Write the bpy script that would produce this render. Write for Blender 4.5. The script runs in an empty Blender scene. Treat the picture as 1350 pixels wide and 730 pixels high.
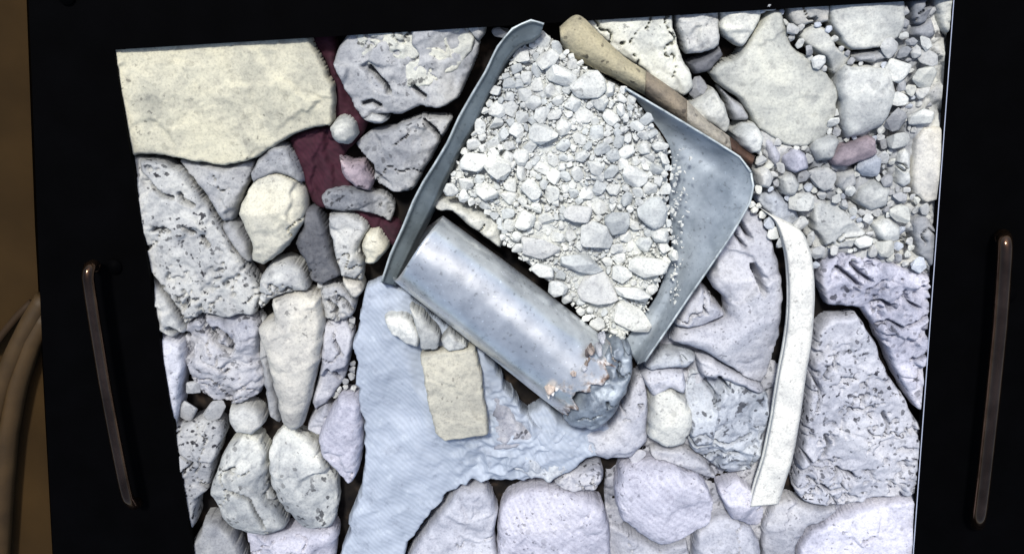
import bpy, math, random
import numpy as np
from mathutils import Vector, Matrix
random.seed(7); RNG = np.random.default_rng(7)
C = bpy.context.scene.collection
S = bpy.context.scene
# ---------------------------------------------------------------- camera, sky, sun, exposure
F_PX = 1400.0; DIST = 1.40
TILT = math.radians(17.3); ROLL = math.radians(-2.95)
cam_d = bpy.data.cameras.new('camera'); cam = bpy.data.objects.new('camera', cam_d); C.objects.link(cam)
cam_d.sensor_width = 36; cam_d.lens = 36*F_PX/1350; cam_d.clip_start = .01; cam_d.clip_end = 100
CM = Matrix.Translation((0, DIST*math.sin(TILT), DIST*math.cos(TILT))) @ Matrix.Rotation(-TILT, 4, 'X') @ Matrix.Rotation(ROLL, 4, 'Z')
cam.matrix_world = CM
S.camera = cam
S.view_settings.view_transform = 'Standard'; S.view_settings.look = 'None'
S.view_settings.exposure = 0.46; S.view_settings.gamma = 1
SUN_EL = math.radians(58); SUN_AZ = math.radians(-12)      # azimuth measured from +Y (top of the picture) towards -X
w = bpy.data.worlds.new('World'); S.world = w; w.use_nodes = True
nt = w.node_tree; nt.nodes.clear()
o = nt.nodes.new('ShaderNodeOutputWorld'); bg = nt.nodes.new('ShaderNodeBackground'); sk = nt.nodes.new('ShaderNodeTexSky')
sk.sky_type = 'NISHITA'; sk.sun_disc = False; sk.sun_elevation = SUN_EL; sk.sun_rotation = -SUN_AZ
sk.dust_density = 2.5; sk.ozone_density = 1.0
bg.inputs['Strength'].default_value = .12
nt.links.new(sk.outputs[0], bg.inputs[0]); nt.links.new(bg.outputs[0], o.inputs[0])
sd = bpy.data.lights.new('sun', 'SUN'); so = bpy.data.objects.new('sun', sd); C.objects.link(so)
sd.energy = 3.0; sd.angle = math.radians(7); sd.color = (1, .97, .9)
sv = Vector((math.sin(SUN_AZ)*math.cos(SUN_EL), math.cos(SUN_AZ)*math.cos(SUN_EL), math.sin(SUN_EL)))
so.rotation_euler = sv.to_track_quat('Z', 'Y').to_euler(); so.location = sv*4

# ---------------------------------------------------------------- helpers
CMn = np.array(CM)
def at(px, py, z=0.0):
    """the point of the world at height z that the photograph shows at (px, py)"""
    px = np.asarray(px, float); py = np.asarray(py, float)
    d = np.stack([(px-675)/F_PX, -(py-365)/F_PX, -np.ones_like(px)], -1) @ CMn[:3, :3].T
    o_ = CMn[:3, 3]; t = (z-o_[2])/d[..., 2]
    return o_ + d*np.asarray(t)[..., None]
def P(s): return [tuple(float(v) for v in q.split(',')) for q in s.split()]
def tag(o, label=None, cat=None, group=None, kind=None):
    if label: o['label'] = label
    if cat: o['category'] = cat
    if group: o['group'] = group
    if kind: o['kind'] = kind
    return o
def link(name, me, mat, parent=None, loc=(0, 0, 0), color=None):
    o = bpy.data.objects.new(name, me); C.objects.link(o); o.location = loc
    if mat and not me.materials: me.materials.append(mat)
    if color is not None: o.color = (*color, 1)
    if parent:
        o.parent = parent; o.location = Vector(loc)-parent.location
    return o
def mesh(name, V, Fc, smooth=True):
    me = bpy.data.meshes.new(name); me.from_pydata([tuple(v) for v in V], [], Fc); me.update()
    if smooth: me.polygons.foreach_set('use_smooth', [True]*len(me.polygons))
    return me
LAT = RNG.random((64, 64))
def vnoise(x, y):
    xi = np.floor(x).astype(int); yi = np.floor(y).astype(int); fx = x-xi; fy = y-yi
    fx = fx*fx*fx*(fx*(fx*6-15)+10); fy = fy*fy*fy*(fy*(fy*6-15)+10)
    g = lambda a, b: LAT[a % 64, b % 64]
    return (g(xi, yi)*(1-fx)+g(xi+1, yi)*fx)*(1-fy)+(g(xi, yi+1)*(1-fx)+g(xi+1, yi+1)*fx)*fy*1.0-.5
def fbm(x, y, o=4, g=.5):
    s = 0; a = 1
    for i in range(o):
        c, sn = math.cos(i*1.1), math.sin(i*1.1)
        s = s+a*vnoise((x*c-y*sn)*2**i+i*17.3, (x*sn+y*c)*2**i+i*9.1); a *= g
    return s
def catmull(pts, step, closed=True):
    pts = np.array(pts, float); n = len(pts); out = []
    rng = range(n) if closed else range(n-1)
    for i in rng:
        if closed: a, b, c, d = pts[i-1], pts[i], pts[(i+1) % n], pts[(i+2) % n]
        else: a, b, c, d = pts[max(i-1, 0)], pts[i], pts[i+1], pts[min(i+2, n-1)]
        k = max(1, int(np.linalg.norm(c-b)/step))
        for j in range(k):
            t = j/k
            cr = .5*((2*b)+(-a+c)*t+(2*a-5*b+4*c-d)*t*t+(-a+3*b-3*c+d)*t**3)
            out.append(.3*cr+.7*(b*(1-t)+c*t))
    if not closed: out.append(pts[-1])
    return np.array(out)
def densify(pts, step):
    out = []
    for a, b in zip(pts, np.roll(pts, -1, 0)):
        k = max(1, int(np.linalg.norm(b-a)/step)); out += [a+(b-a)*j/k for j in range(k)]
    return np.array(out)
def sdf(poly, q):
    """signed distance (negative inside) and nearest outline point"""
    A = poly; B = np.roll(poly, -1, 0); best = np.full(len(q), 1e9); near = np.zeros_like(q); ins = np.zeros(len(q), bool)
    for a, b in zip(A, B):
        e = b-a; L = max(e@e, 1e-12); t = np.clip(((q-a)@e)/L, 0, 1); p = a+t[:, None]*e; d = np.hypot(*(q-p).T)
        m = d < best; best[m] = d[m]; near[m] = p[m]
        if a[1] != b[1]:
            c = ((a[1] > q[:, 1]) != (b[1] > q[:, 1])) & (q[:, 0] < (b[0]-a[0])*(q[:, 1]-a[1])/(b[1]-a[1])+a[0]); ins ^= c
    return np.where(ins, -best, best), near
def segdist(pl, q):
    best = np.full(len(q), 1e9)
    for a, b in zip(pl[:-1], pl[1:]):
        e = b-a; t = np.clip(((q-a)@e)/max(e@e, 1e-12), 0, 1); best = np.minimum(best, np.hypot(*(q-a-t[:, None]*e).T))
    return best
GROOVES = []     # world polylines of cracks cut into the rocks: (points, half width, depth)
def crack(s, wd=1.6, dp=.014, z=.04):
    p = at(*np.array(P(s)).T, z)[:, :2]; GROOVES.append((catmull(p, .006, False), wd*.00125, max(.028, dp*2.5)))
def slab(name, pts, H, mat, color, edge=.008, facets=5, rough=.004, scale=30, base=-.015, res=.0019, zo=.6, parent=None, tilt=(0, 0), pit=0, jit=.0012, curve=True, grow=0.0, chip=1.0, fine=1.0, crk=.2, extra=None):
    """a solid lump whose outline stands where the photograph shows it: rounded shoulder, facets, relief, cracks"""
    n = np.array(pts, float); z0 = base+(H-base)*zo
    pw = at(n[:, 0], n[:, 1], z0)[:, :2]
    poly = catmull(pw, .006) if curve else densify(pw, .006)
    seed = RNG.random(2)*50
    nn = np.roll(poly, -1, 0)-np.roll(poly, 1, 0); nn = np.stack([nn[:, 1], -nn[:, 0]], 1)/np.maximum(np.hypot(*nn.T), 1e-9)[:, None]
    if ((poly[:, 0]*np.roll(poly[:, 1], -1)-np.roll(poly[:, 0], -1)*poly[:, 1]).sum()) < 0: nn = -nn
    poly = poly+nn*(grow+fbm(poly[:, 0]*90+seed[0], poly[:, 1]*90, 3)*jit*2.6)[:, None]
    lo = poly.min(0)-res; hi = poly.max(0)+res
    X, Y = np.meshgrid(np.arange(lo[0], hi[0], res), np.arange(lo[1], hi[1], res)); sh = X.shape
    q = np.stack([X.ravel(), Y.ravel()], 1); d, near = sdf(poly, q)
    valid = d < .5*res; snap = valid & (d > -.5*res); q[snap] = near[snap]; d = np.where(snap, 0, -d)
    t = np.clip(d/edge, 0, 1); dome = np.sqrt(np.clip(1-(1-t)**2, 0, 1))
    mx = max(d[valid].max(), 1e-4) if valid.any() else 1e-4
    if edge > .012: dome = .6*dome+.4*np.sqrt(np.clip(1-(1-np.clip(d/.007, 0, 1))**2, 0, 1))
    h = (H-base)*(.50+.40*dome+.10*np.clip(d/mx, 0, 1))
    c = poly.mean(0); rad = np.ptp(poly, axis=0).max()/2
    for k in range(facets):
        a = random.uniform(0, 2*math.pi); sl = random.uniform(.1, .55); off = random.uniform(.25, .9)*rad
        pl = (H-base)*random.uniform(.9, 1.03)-sl*((q-c)@np.array([math.cos(a), math.sin(a)])-off*.55)
        h = np.minimum(h, np.maximum(pl, (H-base)*.38))
    h = h+((q-c)@np.array(tilt))
    rl = fbm(q[:, 0]*scale+seed[0], q[:, 1]*scale+seed[1], 5)
    rdg = np.abs(fbm(q[:, 0]*scale*.8+seed[1], q[:, 1]*scale*.8+seed[0], 3))
    hf = fbm(q[:, 0]*scale*3.4+seed[1], q[:, 1]*scale*3.4+seed[0], 3); sharp = np.abs(fbm(q[:, 0]*scale*1.9+seed[0]*2, q[:, 1]*scale*1.9, 3))
    h = h+rough*(rl*.6+(hf*.25-sharp*.55)*fine-np.clip(.10-rdg, 0, 1)*1.0)*np.clip(d/.004+.25, 0, 1)
    if crk:
        cv = np.abs(fbm(q[:, 0]*24+seed[1]*3, q[:, 1]*24+seed[0]*3, 3)); cm = np.clip((fbm(q[:, 0]*13+seed[0]*5, q[:, 1]*13, 2)+.17*crk-.10)/.08, 0, 1)
        h = h-.030*cm*np.clip(1.7-cv/.011, 0, 1)
    if chip:
        cell = .045 if rad > .06 else .026; k = max(4, min(60, int((hi-lo).prod()/cell**2*1.3)))
        cc = lo+RNG.random((k, 2))*(hi-lo); tl = RNG.normal(size=(k, 2))*.24
        wq = q+np.stack([fbm(q[:, 0]*45+seed[0], q[:, 1]*45, 3), fbm(q[:, 0]*45, q[:, 1]*45+seed[1], 3)], 1)*.012
        D = np.hypot(wq[:, None, 0]-cc[None, :, 0], wq[:, None, 1]-cc[None, :, 1]); o2 = np.argsort(D, 1)[:, :2] if k > 1 else np.zeros((len(q), 2), int)
        F1 = D[np.arange(len(q)), o2[:, 0]]; F2 = D[np.arange(len(q)), o2[:, 1]]; wgt = np.clip((F2-F1)/.005, 0, 1)
        h = h+chip*rough/.004*.55*((wq-cc[o2[:, 0]])*tl[o2[:, 0]]).sum(1)*wgt*np.clip(d/.004+.2, 0, 1)
    if pit:
        pn = fbm(q[:, 0]*110+seed[0], q[:, 1]*110+seed[1], 2); pm = np.clip(fbm(q[:, 0]*17, q[:, 1]*17+seed[0], 2)*3+.7, 0, 1); h = h-pit*pm*np.clip(pn-.20, 0, .10)/.10*.007
    for gl, gw, gd in GROOVES:
        if gl[:, 0].max() < lo[0] or gl[:, 0].min() > hi[0] or gl[:, 1].max() < lo[1] or gl[:, 1].min() > hi[1]: continue
        sdg = segdist(gl, q); h = h-gd*np.clip(1.6-sdg/gw, 0, 1)
    if extra is not None: h = h+extra(q)
    h = np.clip(h, .003, (H-base)*1.06)
    idx = -np.ones(len(q), int); ids = np.nonzero(valid)[0]; idx[ids] = np.arange(len(ids)); I = idx.reshape(sh)
    a, b, c_, d_ = I[:-1, :-1], I[:-1, 1:], I[1:, 1:], I[1:, :-1]; ok = (a >= 0) & (b >= 0) & (c_ >= 0) & (d_ >= 0)
    Fq = np.stack([a[ok], b[ok], c_[ok], d_[ok]], 1)
    if len(Fq) == 0: return None
    ctr = np.array([c[0], c[1], 0]); V = np.concatenate([q[ids]-c, (h[ids]+base)[:, None]], 1)
    E = {}
    for f in Fq.tolist():
        for i in range(4): E[(f[i], f[(i+1) % 4])] = 1
    bd = [e for e in E if (e[1], e[0]) not in E]
    vm = {}; ex = []; faces = Fq.tolist(); n0 = len(V)
    for e in bd:
        for v in e:
            if v not in vm: vm[v] = n0+len(ex); ex.append([V[v][0]*.97, V[v][1]*.97, base])
    V = np.concatenate([V, np.array(ex)]) if ex else V
    faces += [[e[1], e[0], vm[e[0]], vm[e[1]]] for e in bd]
    ob = link(name, mesh(name, V, faces), mat, parent, ctr, color)
    return ob
def sheet(name, rows, mat, color=None, parent=None, thick=.003, sub=8):
    """rows of (px, py, z): a bent sheet with real thickness, smoothly interpolated along the rows"""
    G = np.array([[[*at(p[0], p[1], p[2])] for p in r] for r in rows])
    def res(A, k):
        out = []
        for i in range(len(A)-1):
            a, b, c, d = A[max(i-1, 0)], A[i], A[i+1], A[min(i+2, len(A)-1)]
            for j in range(k):
                t = j/k; out.append(.5*((2*b)+(-a+c)*t+(2*a-5*b+4*c-d)*t*t+(-a+3*b-3*c+d)*t**3))
        out.append(A[-1]); return np.array(out)
    G = res(G, sub); G = np.swapaxes(res(np.swapaxes(G, 0, 1), 5), 0, 1)
    G[..., 2] += .0016*fbm(G[..., 0]*40, G[..., 1]*40, 3)
    n, m = G.shape[:2]; c = G.reshape(-1, 3).mean(0); c[2] = 0
    dn = G.copy(); dn[..., 2] -= thick
    V = np.concatenate([G.reshape(-1, 3), dn.reshape(-1, 3)])-c; N = n*m; Fc = []
    for i in range(n-1):
        for j in range(m-1):
            a = i*m+j; Fc += [[a, a+m, a+m+1, a+1], [N+a, N+a+1, N+a+m+1, N+a+m]]
    for i in range(n-1):
        a = i*m; b = i*m+m-1; Fc += [[a, N+a, N+a+m, a+m], [b, b+m, N+b+m, N+b]]
    for j in range(m-1):
        a = j; b = (n-1)*m+j; Fc += [[a, a+1, N+a+1, N+a], [b, N+b, N+b+1, b+1]]
    return link(name, mesh(name, V, Fc), mat, parent, c, color)
def tube(name, pts, r, mat, parent=None, color=None, seg=12):
    pts = [Vector(p) for p in pts]; V = []; Fc = []; c = sum(pts, Vector())/len(pts); up = Vector((0, 0, 1))
    for i, p in enumerate(pts):
        t = (pts[min(i+1, len(pts)-1)]-pts[max(i-1, 0)]).normalized()
        s = t.cross(up) if abs(t.z) < .95 else t.cross(Vector((0, 1, 0))); s.normalize(); u = s.cross(t)
        rr = r if not hasattr(r, '__len__') else r[i]
        for k in range(seg):
            a = 2*math.pi*k/seg; V.append(p-c+(s*math.cos(a)+u*math.sin(a))*rr)
    for i in range(len(pts)-1):
        for k in range(seg): Fc.append([i*seg+k, i*seg+(k+1) % seg, (i+1)*seg+(k+1) % seg, (i+1)*seg+k])
    Fc += [list(range(seg))[::-1], [(len(pts)-1)*seg+k for k in range(seg)]]
    return link(name, mesh(name, V, Fc), mat, parent, c, color)

# ---------------------------------------------------------------- materials
def newmat(name):
    m = bpy.data.materials.new(name); m.use_nodes = True; nt = m.node_tree; return m, nt, nt.nodes['Principled BSDF']
def N(nt, t, **kw):
    n = nt.nodes.new(t)
    for k, v in kw.items():
        if k in n.inputs: n.inputs[k].default_value = v
        else: setattr(n, k, v)
    return n
def ramp(nt, src, stops):
    r = nt.nodes.new('ShaderNodeValToRGB'); nt.links.new(src, r.inputs[0]); cr = r.color_ramp
    while len(cr.elements) < len(stops): cr.elements.new(.5)
    for e, (p, c) in zip(cr.elements, stops): e.position = p; e.color = (*c, 1) if len(c) == 3 else c
    return r.outputs[0]
def mul(nt, a, b, f=1.0, bt='MULTIPLY'):
    m = nt.nodes.new('ShaderNodeMix'); m.data_type = 'RGBA'; m.blend_type = bt; m.inputs[0].default_value = f
    nt.links.new(a, m.inputs[6]); nt.links.new(b, m.inputs[7]); return m.outputs[2]
def rockmat(name, speck=.5, spscale=150, layered=0, rough=.75, bump=.35, stain=.5, objco=False):
    m, nt, b = newmat(name); L = nt.links.new
    oi = nt.nodes.new('ShaderNodeObjectInfo'); geo = nt.nodes.new('ShaderNodeNewGeometry')
    co = geo.outputs['Position']
    if objco: co = nt.nodes.new('ShaderNodeTexCoord').outputs['Object']
    n1 = N(nt, 'ShaderNodeTexNoise', Scale=11., Detail=9., Roughness=.62, Distortion=.6); L(co, n1.inputs['Vector'])
    n2 = N(nt, 'ShaderNodeTexNoise', Scale=70., Detail=8., Roughness=.65); L(co, n2.inputs['Vector'])
    n3 = N(nt, 'ShaderNodeTexNoise', Scale=float(spscale), Detail=2.5, Roughness=.5); L(co, n3.inputs['Vector'])
    v1 = ramp(nt, n1.outputs[0], [(.34, (.45, .47, .52)), (.45, (.76, .77, .80)), (.53, (1.0, 1, 1)), (.68, (1.16, 1.14, 1.08))])
    v2 = ramp(nt, n2.outputs[0], [(.32, (.70, .70, .72)), (.45, (.95, .95, .95)), (.66, (1.06, 1.06, 1.05))])
    c = mul(nt, oi.outputs['Color'], v1, stain); c = mul(nt, c, v2, .8)
    k = .44+speck*.05
    v3 = ramp(nt, n3.outputs[0], [(k-.15, (.06, .06, .075)), (k-.12, (.25, .25, .27)), (k-.09, (1, 1, 1))])
    msk = N(nt, 'ShaderNodeTexNoise', Scale=9., Detail=2.); L(co, msk.inputs['Vector'])
    mk = ramp(nt, msk.outputs[0], [(.52-speck*.10, (0, 0, 0)), (.60-speck*.10, (1, 1, 1))])
    mx = nt.nodes.new('ShaderNodeMix'); mx.data_type = 'RGBA'; L(mk, mx.inputs[0]); mx.inputs[6].default_value = (1, 1, 1, 1); L(v3, mx.inputs[7])
    c = mul(nt, c, mx.outputs[2], min(1, .4+speck*.6))
    if layered:
        wv = N(nt, 'ShaderNodeTexWave', Scale=62., Distortion=1.2, Detail=3.); wv.bands_direction = 'DIAGONAL'; L(co, wv.inputs['Vector'])
        c = mul(nt, c, ramp(nt, wv.outputs[0], [(.2, (.92, .92, .94)), (.8, (1.06, 1.06, 1.06))]), layered)
    vo = N(nt, 'ShaderNodeTexVoronoi', Scale=float(75+60*min(speck, 1)), Randomness=1.); vo.feature = 'F1'
    dw = N(nt, 'ShaderNodeTexNoise', Scale=60., Detail=3.); L(co, dw.inputs['Vector']); vm = N(nt, 'ShaderNodeVectorMath', operation='MULTIPLY_ADD'); L(dw.outputs['Color'], vm.inputs[0]); vm.inputs[1].default_value = (.012,)*3; L(co, vm.inputs[2]); L(vm.outputs[0], vo.inputs['Vector'])
    sx = nt.nodes.new('ShaderNodeSeparateColor'); L(vo.outputs['Color'], sx.inputs[0])
    thr = nt.nodes.new('ShaderNodeMapRange'); L(sx.outputs[0], thr.inputs[0]); thr.inputs[1].default_value = 1-.25-.22*min(speck, 1.4); thr.inputs[2].default_value = 1; thr.inputs[3].default_value = 0; thr.inputs[4].default_value = .40
    df = N(nt, 'ShaderNodeMath', operation='SUBTRACT'); L(vo.outputs['Distance'], df.inputs[0]); L(thr.outputs[0], df.inputs[1])
    dots = ramp(nt, df.outputs[0], [(.0, (.07, .07, .085)), (.06, (1, 1, 1))])
    c = mul(nt, c, dots, min(1, speck*.75))
    gn = N(nt, 'ShaderNodeTexNoise', Scale=330., Detail=3., Roughness=.7); L(co, gn.inputs['Vector'])
    c = mul(nt, c, ramp(nt, gn.outputs[0], [(.30, (.66, .66, .68)), (.5, (1, 1, 1)), (.72, (1.12, 1.12, 1.10))]), .8)
    L(c, b.inputs['Base Color']); b.inputs['Roughness'].default_value = rough
    b.inputs['Specular IOR Level'].default_value = .3
    ad = N(nt, 'ShaderNodeMath', operation='MULTIPLY_ADD'); L(n2.outputs[0], ad.inputs[0]); ad.inputs[1].default_value = 1.; L(n1.outputs[0], ad.inputs[2])
    bp = N(nt, 'ShaderNodeBump', Strength=bump, Distance=.006); L(ad.outputs[0], bp.inputs['Height']); L(bp.outputs[0], b.inputs['Normal'])
    return m
M_ROCK = rockmat('rock_smooth', speck=.25, stain=.75, bump=.25)
M_SPEC = rockmat('rock_speckled', speck=.95, spscale=110, stain=.7, bump=.3)
M_PITT = rockmat('rock_pitted', speck=.7, spscale=85, bump=.4, stain=1.)
M_LAYR = rockmat('rock_layered', speck=.3, layered=.8)
M_PEB = rockmat('pebble', speck=.1, objco=False, stain=.5, bump=.3)
def soilmat():
    m, nt, b = newmat('dark_soil'); L = nt.links.new
    geo = nt.nodes.new('ShaderNodeNewGeometry'); n = N(nt, 'ShaderNodeTexNoise', Scale=45., Detail=8.); L(geo.outputs['Position'], n.inputs['Vector'])
    L(ramp(nt, n.outputs[0], [(.35, (.004, .004, .005)), (.58, (.012, .010, .009)), (.78, (.045, .032, .024))]), b.inputs['Base Color'])
    b.inputs['Roughness'].default_value = .95; b.inputs['Specular IOR Level'].default_value = .1; return m
M_SOIL = soilmat()
def metalmat(name, ca, cb, metallic=.6, rough=.38, scr=30, rust=None, bump=.15):
    m, nt, b = newmat(name); L = nt.links.new
    tc = nt.nodes.new('ShaderNodeTexCoord'); geo = nt.nodes.new('ShaderNodeNewGeometry'); co = geo.outputs['Position']
    n = N(nt, 'ShaderNodeTexNoise', Scale=float(scr), Detail=7., Roughness=.62); L(co, n.inputs['Vector'])
    n2 = N(nt, 'ShaderNodeTexNoise', Scale=170., Detail=3.); L(co, n2.inputs['Vector'])
    c = ramp(nt, n.outputs[0], [(.35, cb), (.62, ca)])
    c = mul(nt, c, ramp(nt, n2.outputs[0], [(.28, (.62, .62, .62)), (.4, (1, 1, 1)), (.66, (1, 1, 1)), (.74, (1.35, 1.35, 1.35))]))
    if rust:
        at_ = nt.nodes.new('ShaderNodeAttribute'); at_.attribute_name = 'wear'
        n4 = N(nt, 'ShaderNodeTexNoise', Scale=55., Detail=6., Roughness=.7); L(co, n4.inputs['Vector'])
        mm = N(nt, 'ShaderNodeMath', operation='MULTIPLY_ADD'); L(n4.outputs[0], mm.inputs[0]); mm.inputs[1].default_value = 1.0; L(at_.outputs['Fac'], mm.inputs[2])
        fac = ramp(nt, mm.outputs[0], [(.80, (0, 0, 0)), (1.0, (1, 1, 1))])
        rc = ramp(nt, n2.outputs[0], [(.35, (.10, .06, .045)), (.5, rust), (.62, (.62, .58, .56))])
        mx = nt.nodes.new('ShaderNodeMix'); mx.data_type = 'RGBA'; L(fac, mx.inputs[0]); L(c, mx.inputs[6]); L(rc, mx.inputs[7]); c = mx.outputs[2]
        sb = N(nt, 'ShaderNodeMath', operation='MULTIPLY_ADD'); L(fac, sb.inputs[0]); sb.inputs[1].default_value = -metallic; sb.inputs[2].default_value = metallic
        L(sb.outputs[0], b.inputs['Metallic'])
    else: b.inputs['Metallic'].default_value = metallic
    L(c, b.inputs['Base Color'])
    rr = nt.nodes.new('ShaderNodeMapRange'); L(n.outputs[0], rr.inputs[0]); rr.inputs[3].default_value = rough-.05; rr.inputs[4].default_value = rough+.10; L(rr.outputs[0], b.inputs['Roughness'])
    bp = N(nt, 'ShaderNodeBump', Strength=bump, Distance=.003); L(n.outputs[0], bp.inputs['Height']); L(bp.outputs[0], b.inputs['Normal'])
    return m
M_ZINC = metalmat('zinc_tube', (.66, .69, .71), (.42, .45, .48), .7, .27, 22, rust=(.27, .21, .175))
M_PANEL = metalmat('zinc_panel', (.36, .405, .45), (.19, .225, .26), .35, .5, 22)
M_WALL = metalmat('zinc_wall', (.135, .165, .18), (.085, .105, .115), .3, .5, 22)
M_RIM = metalmat('bright_rim', (.48, .53, .55), (.26, .30, .32), .3, .45, 60)
M_NOZ = metalmat('blue_metal', (.27, .315, .37), (.075, .095, .125), .25, .45, 38, bump=.6)
def plain(name, col, rough=.6, metallic=0, spec=.3, nscale=40, var=.25, bump=.1):
    m, nt, b = newmat(name); L = nt.links.new
    geo = nt.nodes.new('ShaderNodeNewGeometry'); n = N(nt, 'ShaderNodeTexNoise', Scale=float(nscale), Detail=6.); L(geo.outputs['Position'], n.inputs['Vector'])
    L(ramp(nt, n.outputs[0], [(.3, tuple(c*(1-var) for c in col)), (.7, tuple(c*(1+var) for c in col))]), b.inputs['Base Color'])
    b.inputs['Roughness'].default_value = rough; b.inputs['Metallic'].default_value = metallic; b.inputs['Specular IOR Level'].default_value = spec
    if bump:
        bp = N(nt, 'ShaderNodeBump', Strength=bump, Distance=.003); L(n.outputs[0], bp.inputs['Height']); L(bp.outputs[0], b.inputs['Normal'])
    return m
def fabric(name, ca, cb, weave=.12, rough=.7):
    m, nt, b = newmat(name); L = nt.links.new
    geo = nt.nodes.new('ShaderNodeNewGeometry'); co = geo.outputs['Position']
    n = N(nt, 'ShaderNodeTexNoise', Scale=16., Detail=7., Roughness=.6); L(co, n.inputs['Vector'])
    wv = N(nt, 'ShaderNodeTexWave', Scale=75., Distortion=.6, Detail=1.); wv.bands_direction = 'DIAGONAL'; L(co, wv.inputs['Vector'])
    c = ramp(nt, n.outputs[0], [(.33, cb), (.6, ca)])
    c = mul(nt, c, ramp(nt, wv.outputs[0], [(.1, (1-weave,)*3), (.9, (1+weave,)*3)]))
    dn = N(nt, 'ShaderNodeTexNoise', Scale=42., Detail=9., Roughness=.7); L(co, dn.inputs['Vector'])
    c = mul(nt, c, ramp(nt, dn.outputs[0], [(.33, (.72, .72, .74)), (.46, (1, 1, 1)), (.58, (1, 1, 1)), (.70, (1.3, 1.28, 1.22))]))
    L(c, b.inputs['Base Color']); b.inputs['Roughness'].default_value = rough; b.inputs['Specular IOR Level'].default_value = .35
    bp = N(nt, 'ShaderNodeBump', Strength=.35, Distance=.003); L(n.outputs[0], bp.inputs['Height']); L(bp.outputs[0], b.inputs['Normal'])
    return m
M_SHEET = fabric('blue_grey_sheet', (.34, .385, .46), (.255, .295, .36), .05)
M_MAROON = fabric('maroon_cloth', (.038, .007, .017), (.018, .004, .009), .1, .85)
M_BLOCK = rockmat('ivory_plaster', speck=.08, stain=.5, bump=.2)
M_STRIP = fabric('ivory_strip', (.56, .55, .50), (.42, .41, .39), .03)
M_RUST = rockmat('rusty_bar', speck=.7, spscale=60, bump=.7, stain=1.)
M_BLACK = plain('matt_black', (.0006, .0006, .0008), .7, 0, .015, 20, .3, .02)
M_HANDLE = plain('bronzed_handle', (.085, .052, .035), .14, .95, .5, 30, .4, .05)
M_BROWN = plain('brown_wall', (.026, .0145, .0045), .9, 0, .1, 9, .25, .3)
M_WOODD = plain('dark_wood', (.018, .010, .004), .7, 0, .15, 14, .4, .2)
M_WOODL = plain('tan_wood', (.036, .021, .0075), .6, 0, .2, 25, .3, .2)
M_EDGE_GLOW = plain('painted_edge_glow', (.30, .33, .42), .5, 0, .4, 60, .1, 0)  # pale blue colour stands in for the glow at the screen's edge
COL = dict(hp=(.45, .475, .475), tl=(.50, .485, .385), cr=(.53, .52, .445), wh=(.56, .575, .555), wg=(.47, .48, .475), gr=(.32, .33, .345), dg=(.13, .135, .15), la=(.455, .47, .53), lg=(.39, .40, .445),
           lw=(.50, .505, .59), bl=(.43, .465, .52), pk=(.36, .30, .33), tn=(.34, .28, .17), br=(.13, .085, .05), wm=(.55, .54, .50), bg=(.53, .54, .505), gg=(.53, .54, .49))  # warm and lavender tones put the display's colour shift into the stones

# ---------------------------------------------------------------- ground
def ground():
    n = 160; xs = np.linspace(-1.0, 1.0, n); X, Y = np.meshgrid(xs, xs); Z = -.012+.008*fbm(X*14, Y*14, 5)
    V = np.stack([X.ravel(), Y.ravel(), Z.ravel()], 1); Fc = [[i*n+j, i*n+j+1, (i+1)*n+j+1, (i+1)*n+j] for i in range(n-1) for j in range(n-1)]
    k = len(V); B = 12.; V = np.concatenate([V, [[-B, -B, -.03], [B, -B, -.03], [B, B, -.03], [-B, B, -.03]]]); Fc.append([k, k+1, k+2, k+3])
    return link('ground', mesh('ground', V, Fc), M_SOIL)
tag(ground(), kind='structure')
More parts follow.
